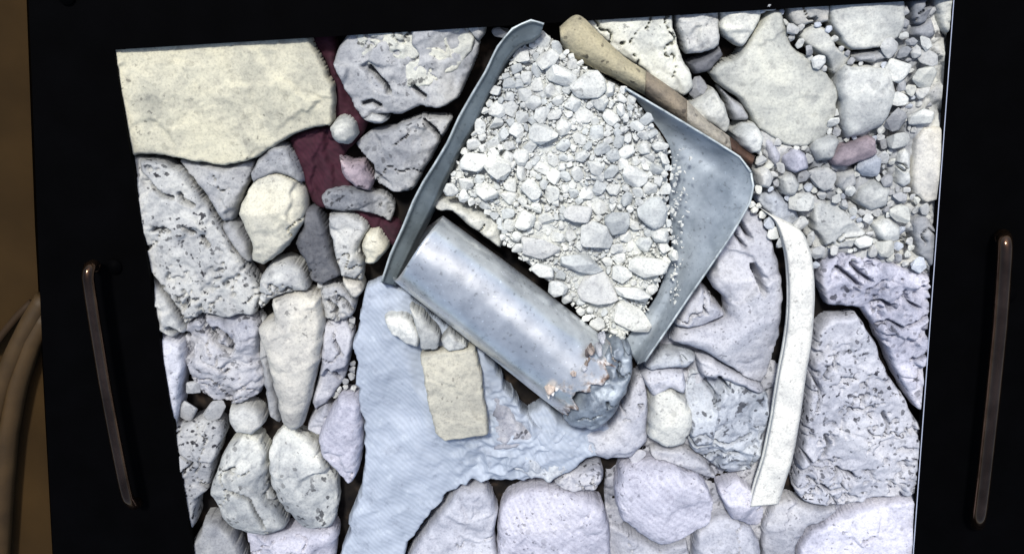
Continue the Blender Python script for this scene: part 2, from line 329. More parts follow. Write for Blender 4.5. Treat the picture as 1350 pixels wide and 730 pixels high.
# ---------------------------------------------------------------- cracks cut into the rocks
for s_, w_, d_ in [
    ("980,298 986,308 992,318", 1.6, .02), ("994,352 1000,365 1006,384", 2.2, .025), ("968,300 976,318 984,328", 1.2, .008), ("925,372 935,382 942,395", 1.5, .012),
    ("940,400 950,404 956,410", 2, .02), ("700,500 712,520 722,545", 1, .01), ("232,392 240,410", 1.5, .01), ("262,425 275,440 286,448", 2, .02), ("270,440 282,455 300,466", 2, .02), ("283,436 296,445 305,462", 2, .018),
    ("222,436 232,444 240,450", 2.4, .02), ("487,90 498,102 508,112 512,122", 1.8, .014), ("478,138 490,134 500,140", 1.4, .01), ("545,115 552,122 560,128", 1.4, .01),
    ("500,165 512,178 530,185", 1, .006), ("560,160 575,175 585,195", 1.4, .01), ("390,560 400,575 412,590", 1, .006), ("300,640 330,655 350,690", 1.2, .007), ("262,640 275,650", 1.2, .007),
    ("1075,500 1085,520 1080,545", 1.2, .01), ("1090,575 1095,590 1088,605", 1.6, .012), ("1100,630 1115,622 1130,632", 1.6, .012), ("1120,540 1140,542 1150,538", 1.4, .01), ("1165,545 1172,560 1168,572", 1.4, .01),
    ("1085,640 1095,650 1110,645", 1.4, .01), ("1062,600 1070,610 1082,612", 1.2, .01), ("1105,470 1098,485 1088,500", 1.2, .008), ("1130,565 1145,575 1165,590", 1.0, .007),
    ("1160,430 1175,425 1190,432", 1.2, .008), ("1195,430 1210,425 1222,418", 1.6, .012), ("1205,475 1215,470 1228,462", 1.6, .012), ("1150,400 1165,398 1180,408", 1.3, .008), ("1105,355 1120,365 1135,378", 1.5, .012), ("1125,350 1135,362 1150,372", 1.5, .01),
    ("1165,455 1172,462 1168,475", 1.1, .008), ("1195,385 1200,400 1215,408", 1.1, .008), ("935,515 948,530 944,540", 1.4, .01), ("950,500 965,520", 1.4, .01), ("905,575 920,590 935,588", 1.4, .012), ("940,580 960,585 990,575", 1.2, .008), ("935,610 955,600 975,600", 1.2, .008),
    ("700,660 705,690", .8, .004), ("745,680 770,675", .8, .004), ("605,665 625,690 650,700", 1, .006), ("560,710 585,700", 1, .005), ("1140,715 1150,708", 2, .012), ("640,690 652,735", 1, .006),
    ("180,200 205,212 222,220", 1, .006), ("200,246 212,258 226,262", 1.5, .01), ("235,258 240,266 252,272", 1.8, .012), ("265,315 272,325", 1.8, .012), ("200,305 215,302 222,306", 1.3, .008), ("240,300 252,308", 1.2, .008), ("1030,30 1046,75 1062,92", .9, .003),
    ("1070,160 1060,175", .9, .005), ("350,352 362,358 380,352", 1, .005), ("445,395 455,402 462,412", 1.5, .01), ("432,400 442,410", 1.5, .01), ("440,455 450,470", 1.2, .01), ("430,490 445,505", 1.2, .01), ("1075,255 1095,268", 1.4, .012), ("800,20 812,60 830,90", .9, .003)]:
    if w_ >= 1.1: crack(s_, w_, d_)
# ---------------------------------------------------------------- the traced rocks
R_, SP, PT, LY = M_ROCK, M_SPEC, M_PITT, M_LAYR
ROCKS = [
 ("huge smooth cream slab filling the top left corner", 'boulder', 'tl', .052, R_, "110,40 290,35 402,38 416,64 428,84 440,112 442,150 437,164 402,170 382,181 356,195 328,212 300,216 262,211 235,206 205,201 165,205 110,208", dict(edge=.03, facets=3, rough=.003)),
 ("long pitted grey-white boulder slanting down the left edge", 'boulder', 'wg', .050, SP, "140,206 205,209 222,214 240,226 262,252 286,286 308,325 336,362 346,384 336,410 300,414 270,410 248,422 228,388 208,362 196,350 140,340", dict(facets=3, rough=.004, pit=1.5)),
 ("dull grey rock wedged right under the huge cream slab", 'rock', 'gr', .034, R_, "236,212 262,215 300,220 334,214 328,235 318,258 308,288 296,290 284,268 266,243 246,224", dict(rough=.006)),
 ("small arched grey rock between the cream slab and the egg-shaped cream rock", 'rock', 'gr', .040, R_, "332,226 345,205 362,192 380,192 391,212 400,240 388,234 365,226 347,232 336,240", {}),
 ("egg-shaped cream rock left of the maroon cloth", 'rock', 'cr', .056, R_, "317,280 324,256 340,236 366,229 391,238 404,262 400,290 387,314 370,332 349,347 335,341 334,318 324,300", dict(edge=.026, facets=4)),
 ("little grey rock tucked against the left side of the egg-shaped cream rock", 'rock', 'gr', .034, R_, "293,293 304,288 316,298 330,318 332,344 320,338 305,318", {}),
 ("dark grey wedge of rock right of the egg-shaped cream rock", 'rock', 'dg', .042, R_, "404,276 418,276 431,300 438,330 449,360 428,371 412,366 404,343 393,326 390,320 400,296", {}),
 ("cap-shaped pale rock directly above the tall tooth-shaped rock", 'rock', 'wg', .050, R_, "341,395 345,365 360,345 378,341 398,352 407,380 378,383 356,393 346,405", dict(edge=.02)),
 ("tall cream tooth-shaped rock standing point down", 'rock', 'wm', .060, R_, "361,394 375,387 404,386 422,392 426,430 423,470 413,510 400,558 386,565 372,552 363,510 352,465 341,432 352,425 362,420", dict(edge=.02, facets=3, rough=.003)),
 ("pale rock with a square shoulder right of the dark grey wedge", 'rock', 'wg', .046, R_, "433,283 455,279 480,288 486,300 474,325 480,348 477,368 451,360 441,325", {}),
 ("small cream rock at the left foot of the tall metal side wall", 'rock', 'cr', .044, R_, "482,304 500,302 513,318 508,332 495,345 482,344 479,322", {}),
 ("small cream rock above the top corner of the blue-grey sheet", 'rock', 'wm', .036, R_, "452,364 476,370 482,380 470,392 458,382", {}),
 ("flat ragged stone lying on the lower end of the maroon cloth", 'rock', 'gr', .036, PT, "425,258 432,249 460,246 490,252 510,256 521,270 514,290 500,281 480,276 455,278 430,274", dict(rough=.008)),
 ("brownish stone leaning on the right edge of the maroon cloth", 'rock', 'pk', .036, PT, "447,206 464,213 480,215 493,235 488,249 470,245 452,230", {}),
 ("round disc-like stone at the right tip of the cream slab", 'rock', 'bg', .054, R_, "436,168 445,156 460,153 470,162 472,178 462,190 447,189 437,180", dict(edge=.01, facets=0)),
 ("grey shelf of rock under the bright cream crown at the top", 'boulder', 'gr', .040, R_, "440,82 450,60 464,40 500,30 612,28 632,55 622,90 604,128 576,142 555,137 530,150 502,150 480,155 468,140 455,115", dict(rough=.006)),
 ("bright cream crown of rock just under the top frame edge", 'rock', 'gg', .047, PT, "468,55 474,20 606,15 626,50 622,66 606,92 588,98 568,112 545,117 520,106 497,95 477,76", dict(edge=.018, rough=.004)),
 ("small oval pebble in the black crack below the grey shelf", 'pebble', 'wg', .046, R_, "478,156 492,147 508,151 512,158 495,163", dict(edge=.006, facets=0)),
 ("angular grey rock left of the tall metal side wall", 'rock', 'gr', .040, PT, "470,190 486,174 522,166 558,152 598,154 578,190 558,225 543,250 520,251 496,240 493,215 480,205", dict(rough=.006)),
 ("narrow pale stone at the top beside the curled metal tip", 'rock', 'wg', .040, R_, "612,22 642,18 640,45 632,55 620,46", {}),
 ("pale ledge at the left frame edge below the long pitted boulder", 'rock', 'wg', .044, R_, "185,362 204,366 222,388 240,418 246,436 230,440 216,432 185,415", {}),
 ("blue-grey broken rock with deep cracks below the long pitted boulder", 'rock', 'lg', .036, PT, "246,428 272,414 334,414 346,430 342,462 352,500 342,516 320,528 290,528 266,514 250,490 244,460", dict(rough=.010)),
 ("smooth white stone at the left frame edge", 'rock', 'la', .046, R_, "200,440 222,442 240,450 245,480 240,520 234,556 200,560", dict(edge=.018)),
 ("small pale stone in the dark gap below the broken rock", 'pebble', 'wg', .040, R_, "303,536 325,531 345,541 350,557 335,569 315,565 304,552", {}),
 ("grey ledge between the broken rock and the tooth-shaped rock", 'rock', 'gr', .030, R_, "340,410 352,432 358,470 366,515 372,556 356,545 350,505 344,470", {}),
 ("rounded grey rock with small pits at the lower left frame edge", 'rock', 'gr', .046, SP, "220,560 245,556 270,549 291,556 296,575 284,604 278,640 262,654 256,690 225,690", {}),
 ("smooth grey stone in the bottom left corner", 'rock', 'gr', .042, R_, "235,745 262,702 272,684 290,682 310,705 326,742 320,760 235,760", {}),
 ("big cream lump at the lower left", 'boulder', 'wh', .056, PT, "280,645 288,615 300,588 320,574 342,580 352,602 354,640 366,668 380,690 350,700 325,697 300,684", dict(edge=.026, rough=.004)),
 ("broad white lump beside the lower end of the blue-grey sheet", 'boulder', 'wh', .052, PT, "355,600 359,580 373,567 400,575 418,590 431,612 443,636 445,665 440,688 402,690 378,668 360,640", dict(edge=.024)),
 ("pale slab running off the bottom edge left of the sheet", 'boulder', 'lw', .044, R_, "326,702 360,699 402,694 440,692 446,706 436,750 420,765 345,765 332,735", dict(edge=.02)),
 ("white layered rock touching the left edge of the blue-grey sheet", 'rock', 'lw', .054, LY, "421,575 431,548 447,523 466,520 477,530 478,590 470,622 460,634 441,612 425,600", dict(edge=.016)),
 ("crumbly grey rock at the left of the blue-grey sheet's top corner", 'rock', 'gr', .036, PT, "424,378 444,371 458,381 470,400 464,416 449,421 430,416 423,396", dict(rough=.009)),
 ("grey rock between the tooth-shaped rock and the sheet", 'rock', 'lg', .034, R_, "428,424 455,421 465,440 461,470 454,498 440,518 416,540 414,520 424,480", dict(rough=.008)),
 ("dark little rock in the hollow below the tooth-shaped rock", 'rock', 'lg', .032, R_, "412,546 430,531 440,545 424,569 406,565", {}),
 ("white chip with a ragged edge lying on the sheet beside the tube", 'stone chip', 'wh', .074, R_, "508,418 528,414 543,422 554,440 550,456 535,451 518,440", dict(base=.04, edge=.006)),
 ("white sliver of stone pressed against the tube's lower side", 'stone chip', 'wh', .078, R_, "540,404 556,412 570,428 580,442 575,460 556,457 549,432", dict(base=.04, edge=.006)),
 ("small white chip between the tube and the ivory block", 'stone chip', 'wh', .074, R_, "582,448 592,436 604,444 616,456 592,461", dict(base=.04, edge=.005)),
 ("flat wedge of pale stone along the upper side of the tube", 'rock', 'bg', .062, R_, "569,263 582,258 620,270 648,280 661,290 662,325 648,316 620,296 596,276 576,275", dict(edge=.010)),
 ("crumbled lilac rock between the ivory block and the tube's torn end", 'rock', 'lg', .044, PT, "642,480 658,498 672,528 690,556 714,572 690,583 650,586 646,540", dict(rough=.008)),
 ("lilac layered rock at the bottom edge below the metal tube", 'boulder', 'lw', .052, LY, "657,682 668,656 700,646 735,646 770,653 795,666 803,700 800,760 660,760", dict(edge=.020, rough=.003)),
 ("grey-lilac rock spreading under the right side of the sheet", 'boulder', 'la', .046, R_, "528,760 545,720 566,690 588,662 604,642 640,640 656,672 652,700 656,760", dict(rough=.005, facets=0)),
 ("ribbed pale stone right of the sheet's crumpled fork", 'rock', 'bl', .044, R_, "662,602 690,592 715,601 740,596 762,600 748,616 726,630 700,624 680,616", dict(rough=.007)),
 ("flat broken stone above the lilac layered rock", 'rock', 'lg', .036, PT, "729,634 746,619 770,613 790,609 796,625 786,641 755,645", dict(rough=.008)),
 ("broad pale blue rock right of the dark blue end piece", 'boulder', 'la', .046, R_, "762,566 800,560 822,530 838,504 846,494 854,525 852,560 852,578 832,598 800,602 780,596 768,585", dict(edge=.02)),
 ("white rounded stone in the middle right with a ridge down it", 'rock', 'wh', .056, R_, "854,531 865,515 885,512 905,525 912,555 901,581 876,584 853,574", dict(rough=.0025, chip=.8, crk=0, edge=.02)),
 ("pale stone behind the white rounded stone with the ridge", 'rock', 'la', .042, R_, "846,492 856,485 880,483 900,488 902,516 882,508 858,520", {}),
 ("large smooth lilac-white oval stone at the lower middle", 'boulder', 'lw', .058, LY, "812,637 822,615 850,608 886,614 924,630 940,660 934,688 900,704 870,714 845,700 820,681 811,660", dict(edge=.024, facets=1, rough=.002)),
 ("rough grey-blue rock left of the ivory strip's lower half", 'boulder', 'bl', .044, PT, "905,512 915,497 950,499 985,506 1011,520 1009,560 1000,598 988,622 960,624 930,606 911,590 904,545", dict(rough=.010)),
 ("low blue-grey stone between the white rounded stone and the lilac oval", 'rock', 'lg', .034, R_, "858,592 898,588 930,608 944,630 925,624 886,608 862,602", {}),
 ("lilac rock at the bottom edge right of the oval stone", 'rock', 'la', .046, R_, "912,760 918,702 935,687 960,681 985,690 999,714 1003,760", dict(edge=.018)),
 ("low lilac stone under the left foot of the oval stone", 'rock', 'la', .036, R_, "804,694 840,703 870,719 904,712 910,745 912,760 806,760", {}),
 ("lilac rock between the oval stone and the ivory strip's foot", 'rock', 'lw', .040, R_, "946,640 975,634 1003,655 1008,672 1000,692 962,679", {}),
 ("smooth pale blue boulder between the metal corner and the ivory strip", 'boulder', 'la', .050, R_, "984,276 1000,284 1014,310 1026,350 1030,390 1026,440 1016,482 1006,506 984,499 960,480 930,462 905,452 884,448 894,432 940,426 960,414 955,392 934,370 945,334 968,298", dict(edge=.022, facets=3, rough=.003)),
 ("blue-white stone against the lower right of the metal corner", 'rock', 'la', .044, R_, "888,424 902,392 922,374 940,392 954,412 930,422 905,430", {}),
 ("thin pale stone just below the tip of the metal corner panel", 'rock', 'bl', .038, R_, "846,478 872,460 900,462 918,468 905,481 880,480 858,484", {}),
 ("long cracked pale stone above the rough grey-blue rock", 'rock', 'la', .038, R_, "918,468 940,470 960,484 1006,510 1002,515 960,500 922,490", {}),
 ("pitted lavender boulder filling the right side beside the ivory strip", 'boulder', 'la', .050, SP, "1074,434 1094,417 1127,413 1148,444 1168,492 1192,527 1206,552 1222,570 1240,600 1240,640 1150,652 1110,662 1062,658 1046,640 1056,580 1066,500", dict(facets=2, rough=.0045, pit=2, edge=.02)),
 ("ragged pale rock mass at the right edge above the pitted boulder", 'boulder', 'lw', .048, PT, "1080,342 1108,332 1150,337 1195,352 1245,372 1245,545 1226,543 1203,532 1180,492 1164,455 1152,430 1132,402 1088,398 1078,372", dict(rough=.0055, pit=1.5, crk=.25)),
 ("white rock with a dark crack right of the strip's upper end", 'rock', 'wh', .046, R_, "1070,268 1090,259 1110,275 1139,308 1120,323 1088,324 1070,300", {}),
 ("triangular lilac stone near the bottom right by the strip's foot", 'rock', 'lg', .040, R_, "1006,745 1008,690 1022,664 1042,656 1060,664 1104,670 1062,690 1048,712 1040,760 1010,760", {}),
 ("smooth pale lilac slab in the bottom right corner", 'boulder', 'lw', .046, R_, "1052,716 1068,694 1112,676 1150,662 1250,648 1250,770 1048,770", dict(edge=.02, facets=2, rough=.004)),
 ("tall pyramid-shaped white boulder at the upper right", 'boulder', 'gg', .062, R_, "1014,13 1027,15 1041,58 1062,76 1086,96 1101,120 1096,150 1081,180 1060,191 1038,190 1010,176 996,168 988,148 975,130 955,116 936,96 946,85 964,80 971,74 994,40", dict(edge=.022, facets=4)),
 ("squarish smooth cream boulder at the top edge on the right", 'boulder', 'bg', .050, R_, "1092,-25 1184,-25 1189,30 1180,50 1155,62 1121,65 1106,55 1096,35 1089,15", dict(edge=.018, facets=1)),
 ("narrow pale rock at the top edge left of the squarish cream boulder", 'rock', 'wm', .044, R_, "1034,-20 1086,-20 1090,28 1066,30 1046,33 1036,20", {}),
 ("brown-shaded wedge stone right of the pyramid boulder", 'rock', 'bg', .040, R_, "1053,46 1070,34 1087,38 1099,60 1117,73 1113,86 1098,98 1086,76 1062,60", {}),
 ("squarish white boulder right of the pyramid boulder", 'boulder', 'wh', .054, R_, "1104,96 1115,86 1150,88 1172,89 1177,120 1171,145 1159,164 1140,174 1112,181 1107,164 1105,140 1101,120", dict(edge=.018, facets=2)),
 ("thin flat stone between the two squarish boulders", 'rock', 'gr', .040, R_, "1120,73 1150,67 1164,63 1168,75 1145,81 1125,80", {}),
 ("grey stone at the very top right of the squarish cream boulder", 'rock', 'gr', .040, R_, "1196,0 1213,-8 1224,10 1215,28 1199,32", {}),
 ("grey triangular stone below the one at the top right edge", 'rock', 'gr', .040, R_, "1200,36 1223,22 1232,44 1212,54 1196,46", {}),
 ("pale tan rock in the top right corner", 'rock', 'bg', .044, R_, "1224,-20 1275,-20 1272,52 1238,42 1230,15", {}),
 ("upright ivory slab at the right frame edge", 'rock', 'wm', .048, R_, "1201,180 1214,166 1262,164 1258,252 1216,264 1199,254 1198,220", dict(edge=.008, facets=0, rough=.0015)),
 ("slim upright stone left of the ivory slab", 'rock', 'wh', .044, R_, "1180,198 1188,192 1196,200 1196,240 1186,246 1179,238", {}),
 ("white pebble left of the pinkish brick", 'pebble', 'wh', .050, R_, "1065,195 1072,181 1090,175 1104,184 1094,207 1072,211", dict(edge=.01)),
 ("white pebble below the right foot of the pyramid boulder", 'pebble', 'lw', .050, R_, "1030,206 1044,196 1059,200 1063,219 1045,227 1032,216", dict(edge=.01)),
 ("pinkish brick fragment right of the pyramid boulder's foot", 'brick', 'pk', .054, R_, "1091,206 1106,191 1140,178 1149,181 1152,198 1140,207 1112,217 1093,215", dict(edge=.006, facets=0, rough=.0015)),
 ("white stone sitting on the lower end of the rusty bar", 'rock', 'wh', .066, R_, "967,176 979,166 994,165 1003,180 1000,197 986,200 971,190", dict(edge=.01)),
 ("pale rock above the lower half of the rusty bar", 'rock', 'bg', .052, R_, "898,145 924,127 940,117 955,136 962,163 955,175 930,163", dict(edge=.012)),
 ("dark grey wedge between the bar rock and the pyramid boulder", 'rock', 'gr', .036, R_, "946,112 958,124 976,138 986,156 965,158 958,136", {}),
 ("blue-grey stone between the bar's end and the pyramid boulder", 'rock', 'lg', .040, R_, "1003,178 1015,182 1027,200 1022,219 1008,206", {}),
 ("big pale wedge of rock above the rusty bar", 'boulder', 'gg', .058, R_, "752,5 880,0 886,35 896,70 910,96 912,113 899,126 870,112 842,88 806,66 782,38 762,24", dict(edge=.02)),
 ("greyish rock at the top edge right of the pale wedge", 'rock', 'wg', .044, R_, "887,0 944,-8 946,58 930,68 905,70 892,40", dict(rough=.007)),
 ("pale rock at the top edge left of the pyramid boulder", 'rock', 'bg', .044, R_, "948,-8 1006,-12 999,28 976,62 956,50 947,36", dict(rough=.006)),
 ("dark grey slab lying in the black hollow above the bar", 'rock', 'dg', .034, R_, "908,84 930,74 948,60 952,72 938,92 915,98", {}),
 ("small warm grey stone right of the metal corner", 'pebble', 'wg', .050, R_, "992,222 1008,218 1018,232 1012,248 996,244", dict(edge=.01)),
 ("small white stone above the ivory strip's upper end", 'pebble', 'wh', .050, R_, "1024,232 1040,226 1052,240 1046,256 1030,254", dict(edge=.01)),
 ("pale stone under the ivory strip's upper end", 'rock', 'bl', .036, R_, "994,256 1020,252 1040,266 1052,288 1034,296 1010,280", {}),
 ("white stone in the rubble left of the slim upright stone", 'rock', 'wh', .046, R_, "1128,244 1150,234 1170,246 1166,268 1142,276 1124,262", dict(edge=.01)),
 ("flat pale stone in the rubble below the pinkish brick", 'rock', 'wg', .044, R_, "1098,226 1124,222 1126,240 1112,252 1096,242", dict(edge=.01)),
 ("long white pebble right of the white rock with a dark crack", 'pebble', 'wh', .046, R_, "1148,292 1168,284 1184,296 1182,314 1164,318 1150,308", dict(edge=.01)),
 ("grey stone leaning at the right edge below the ivory slab", 'rock', 'gr', .042, R_, "1196,288 1214,278 1228,300 1236,335 1222,348 1206,330", {}),
]
TR = []
for lab, cat, ck, H, mt, pts, kw in ROCKS:
    pts = P(pts); TR.append(pts)
    if any(x < 160+.158*(y-65)+12 or y < 66-.0605*(x-150)+14 or x > 1258-.0735*y-14 for x, y in pts): H = min(H, .0405); kw = {**kw, 'facets': 0, 'edge': .005}
    if kw.get('rough', .004) <= .003 or 'smooth' in lab or 'pyramid' in lab or cat in ('pebble', 'brick', 'stone chip'): kw = {'crk': 0, 'rough': .0025, 'chip': .5, **kw}
    if mt is PT or mt is SP: kw = {'crk': .55, **kw}
    if cat == 'brick' or 'slab at' in lab: kw = {**kw, 'curve': False}
    nm = {'boulder': 'boulder', 'rock': 'rock', 'pebble': 'pebble', 'stone chip': 'stone_chip', 'brick': 'brick_fragment'}[cat]
    bv = random.uniform(.86, 1.08)
    tag(slab(nm, pts, H, mt, tuple(c_*bv for c_ in COL[ck]), **{'grow': .0016 if np.mean(pts, 0)[0] > 985 and np.mean(pts, 0)[1] < 350 else .0010, **kw}), lab, cat)
# ---------------------------------------------------------------- maroon cloth
mp = P("392,25 440,25 443,78 457,118 470,145 486,160 470,190 452,206 470,248 500,280 530,300 522,330 500,315 470,290 430,278 410,268 396,232 380,184 400,172 436,165 440,120 425,80")
cl = slab('maroon_cloth', mp, .016, M_MAROON, (1, 1, 1), edge=.01, facets=0, rough=.006, scale=22, zo=.9, crk=0)
tag(cl, 'dark maroon cloth lying in the gap right of the cream slab', 'cloth')
# ---------------------------------------------------------------- blue-grey sheet and the ivory block on it
sp = P("474,392 486,376 500,371 519,374 536,384 550,398 566,416 590,436 612,450 640,466 662,500 690,545 712,566 745,566 764,584 770,600 750,612 722,632 690,642 660,638 640,640 614,640 590,654 566,680 548,706 520,760 444,760 452,728 464,684 474,640 479,610 479,560 470,520 468,475 462,456 470,430")
def folds(q):
    a = q@np.array([.86, -.2]); b = q@np.array([.5, .86])
    f = .0032*np.sin(a*70+3*np.sin(b*14)); k = fbm(q[:, 0]*19, q[:, 1]*11+4, 3); k2 = fbm(q[:, 0]*33+9, q[:, 1]*40, 3)
    low = np.clip((q[:, 0]+.10)/.05, 0, 1)*np.clip((-.12-q[:, 1])/.04, 0, 1)
    return f*.6-.010*np.abs(k)+.002-(.003+.022*low)*np.abs(k2)
sh = slab('crumpled_sheet', sp, .047, M_SHEET, (1, 1, 1), edge=.003, facets=0, rough=.003, scale=16, zo=.95, extra=folds, jit=.0030, chip=0, crk=0)
tag(sh, 'crumpled blue-grey sheet spreading from the tube down to the bottom edge', 'metal sheet')
blk = slab('ivory_block', P("552,470 586,466 626,462 634,490 640,540 645,574 614,580 586,584 572,574 562,530"), .072, M_BLOCK, (.42, .41, .35), edge=.003, facets=0, rough=.003, base=.035, zo=1, jit=.0010, curve=False, chip=.6, crk=0)
tag(blk, 'flat ivory rectangular block lying on the crumpled sheet', 'block')
rf = slab('sheet_fold', P("690,556 720,540 744,560 770,566 800,562 832,586 806,604 776,606 752,626 724,634 700,628 682,612 700,598 690,580"), .043, M_SHEET, (1, 1, 1), edge=.006, facets=2, rough=.009, scale=26, zo=.9, chip=0, crk=.3)
rf.parent = sh; rf.location = rf.location-sh.location
# ---------------------------------------------------------------- ivory strip
L_ = P("1004,276 1022,292 1032,318 1038,350 1040,400 1035,450 1026,500 1018,550 1008,600 996,640 988,668")
R2 = P("1030,290 1056,304 1067,326 1073,360 1074,400 1070,450 1062,500 1055,550 1046,600 1034,640 1026,664")
ZZ = [.040, .052, .060, .062, .062, .062, .060, .058, .054, .046, .040]
rows = []
for (a, b), (c, d), z in zip(L_, R2, ZZ):
    rows.append([(a+(c-a)*f, b+(d-b)*f, z+dz) for f, dz in ((0, -.010), (.08, -.001), (.5, .001), (.90, .0), (1, -.010))])
st = sheet('ivory_strip', rows, M_BLOCK, (.66, .66, .62), thick=.012)
tag(st, 'long curved ivory strip with a rounded shoulder right of the metal scoop', 'strip')
# ---------------------------------------------------------------- rusty bar above the metal corner panel
BA = P("738,36 762,20 790,44 822,74 852,94 882,114 906,132 932,158 962,180 996,206")
BB = P("740,58 752,74 782,90 818,108 850,126 878,148 906,172 936,192 966,208 990,222")
def barrow(i0, i1, z, t=.0):
    rs = []
    for (a, b), (c, d) in list(zip(BA, BB))[i0:i1]:
        rs.append([(a+(c-a)*f, b+(d-b)*f, z+dz) for f, dz in ((0, -.014), (.2, -.001), (.5, .004), (.8, -.002), (1, -.016))])
    return rs
bar = bpy.data.objects.new('rusty_bar', None); C.objects.link(bar); p_ = at(860, 130, 0); bar.location = p_
tag(bar, 'rust-stained bar running diagonally along the upper edge of the metal scoop', 'metal bar')
bpy.context.view_layer.update()
sheet('upper_section', barrow(0, 5, .062), M_RUST, (.37, .335, .23), bar, thick=.012)
sheet('middle_section', barrow(4, 7, .058), M_RUST, (.22, .185, .14), bar, thick=.012)
sheet('lower_section', barrow(6, 9, .060), M_RUST, (.46, .42, .34), bar, thick=.012)
sheet('end_section', barrow(8, 10, .056), M_RUST, (.11, .06, .04), bar, thick=.012)
# ---------------------------------------------------------------- metal scoop: side wall, corner panel, rim
scoop = bpy.data.objects.new('metal_scoop', None); C.objects.link(scoop); scoop.location = at(750, 260, 0)
tag(scoop, 'bent grey metal scoop holding a heap of pale gravel', 'metal container')
OU = P("717,32 700,27 676,38 656,62 640,95 622,125 605,155 590,188 574,215 558,240 545,265 530,302 515,335 503,372")
IN = P("713,45 702,54 684,61 667,80 654,105 641,130 627,160 610,190 596,218 583,245 572,270 553,308 536,343 520,376")
rows = []
for i, ((a, b), (c, d)) in enumerate(zip(OU, IN)):
    z = .085-.0015*i
    rows.append([(a, b, z-.05), (a+(c-a)*.04, b+(d-b)*.04, z), (a+(c-a)*.25, b+(d-b)*.25, z-.003), (a+(c-a)*.75, b+(d-b)*.75, z-.006), (c, d, z-.012), (c+4, d+3, z-.045)])
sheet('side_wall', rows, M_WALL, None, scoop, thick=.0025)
PR = ["824,117 880,150 940,186 975,208 990,228", "850,146 885,172 935,206 970,228 993,245", "884,198 905,215 930,235 962,255 988,268", "882,260 900,275 918,290 944,305 965,308",
      "885,330 893,338 902,345 920,355 938,348", "868,385 875,388 884,395 897,400 909,390", "845,420 852,428 862,435 872,438 882,430", "822,452 828,462 836,472 841,480 850,476"]
rows = [[(x, y, z) for (x, y), z in zip(P(s), (.034, .040, .046, .066, .084))] for s in PR]
rows[0] = [(x, y, z) for (x, y), z in zip(P(PR[0]), (.066, .068, .070, .074, .084))]
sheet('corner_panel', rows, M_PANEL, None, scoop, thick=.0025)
r0 = [at(x, y-1, z+.001) for x, y, z in rows[0]]
tube('upper_rim', [Vector(p) for p in catmull(np.array(r0), .01, False)], .0014, M_RIM, scoop)
r1 = [at(*p) for p in [r[-1] for r in rows]]
tube('outer_rim', [Vector(p) for p in catmull(np.array(r1), .01, False)], .0015, M_RIM, scoop)
r2 = [at(a, b, .086-.0015*i) for i, (a, b) in enumerate(OU)]
tube('side_rim', [Vector(p) for p in catmull(np.array(r2), .01, False)], .0014, M_RIM, scoop)
# ---------------------------------------------------------------- metal tube with a torn end
def metal_tube():
    zc = .060; a = at(549, 325, zc); b = at(772, 496, zc); L = np.linalg.norm(b-a); ax = (b-a)/L; sd_ = np.cross(ax, (0, 0, 1)); up = np.cross(sd_, ax)
    root = bpy.data.objects.new('metal_tube', None); C.objects.link(root); root.location = (*((a+b)/2)[:2], 0)
    tag(root, 'dull zinc tube with a torn rusty end lying across the lower scoop', 'metal tube')
    nr, ns = 60, 96; V = []; W = []; c = (a+b)/2; c[2] = 0
    for layer in (0, 1):
        for i in range(nr+1):
            for k in range(ns):
                th = 2*math.pi*k/ns; t = i/nr
                end = 1.0+.03*math.sin(th*3+.5)+.018*math.sin(th*7+1)+.016*math.sin(th*13)+.012*math.sin(th*23+2); s0 = .012*math.sin(th*2+.6)
                tt = s0+(end-s0)*t
                r = (.0505+.007*t)*(1+.012*math.sin(th*2+1+3*t)+.010*math.sin(th*5+t*7)*t)-.002*layer
                r += .0011*float(fbm(np.array([t*4.]), np.array([math.cos(th)*1.5+5]), 2)[0])
                p = a+ax*L*tt+(sd_*math.cos(th)+up*math.sin(th))*r; V.append(p-c); W.append(max(0, (t-.80)/.20)**1.1*.50)
    Fc = []; M = (nr+1)*ns
    for i in range(nr):
        for k in range(ns):
            k2 = (k+1) % ns; p, q_, r_, s_ = i*ns+k, i*ns+k2, (i+1)*ns+k2, (i+1)*ns+k
            Fc += [[p, s_, r_, q_], [M+p, M+q_, M+r_, M+s_]]
    for k in range(ns):
        k2 = (k+1) % ns; Fc += [[k, k2, M+k2, M+k], [nr*ns+k2, nr*ns+k, M+nr*ns+k, M+nr*ns+k2]]
    me = mesh('tube_body', V, Fc); att = me.attributes.new('wear', 'FLOAT', 'POINT'); att.data.foreach_set('value', W)
    o = link('tube_body', me, M_ZINC, root, c)
    for k in range(16):      # curled, jagged shreds of the torn edge
        f = k/15; x = 722+f*72+random.uniform(-7, 7); y = 522-f*72+random.uniform(-8, 8); L2 = random.uniform(7, 17); W2 = random.uniform(2.5, 5.5); an = random.uniform(-1.6, .1)
        u = (math.cos(an), math.sin(an)); v = (-u[1], u[0]); pg = [(-.5, -.3), (-.1, -.5), (.35, -.25), (.6, .1), (.15, .2), (-.05, .5), (-.45, .35)]
        pp = [(x+a_*L2*u[0]+b_*W2*2*v[0], y+a_*L2*u[1]+b_*W2*2*v[1]) for a_, b_ in pg]
        col = random.choice([(.62, .63, .66), (.62, .63, .66), (.30, .24, .20), (.16, .13, .12), (.50, .42, .37)])
        slab('torn_edge', pp, .119+.008*math.sin(k), M_RUST, col, edge=.003, facets=1, rough=.004, base=.092, parent=root, res=.0016, curve=False, crk=0)
    slab('end_cap', P("742,548 746,524 756,504 770,482 790,460 814,449 832,460 833,484 825,511 808,541 790,558 766,563 748,560"), .116, M_NOZ, (1, 1, 1), edge=.020, facets=8, rough=.004, chip=1.4, base=.01, parent=root)
metal_tube()
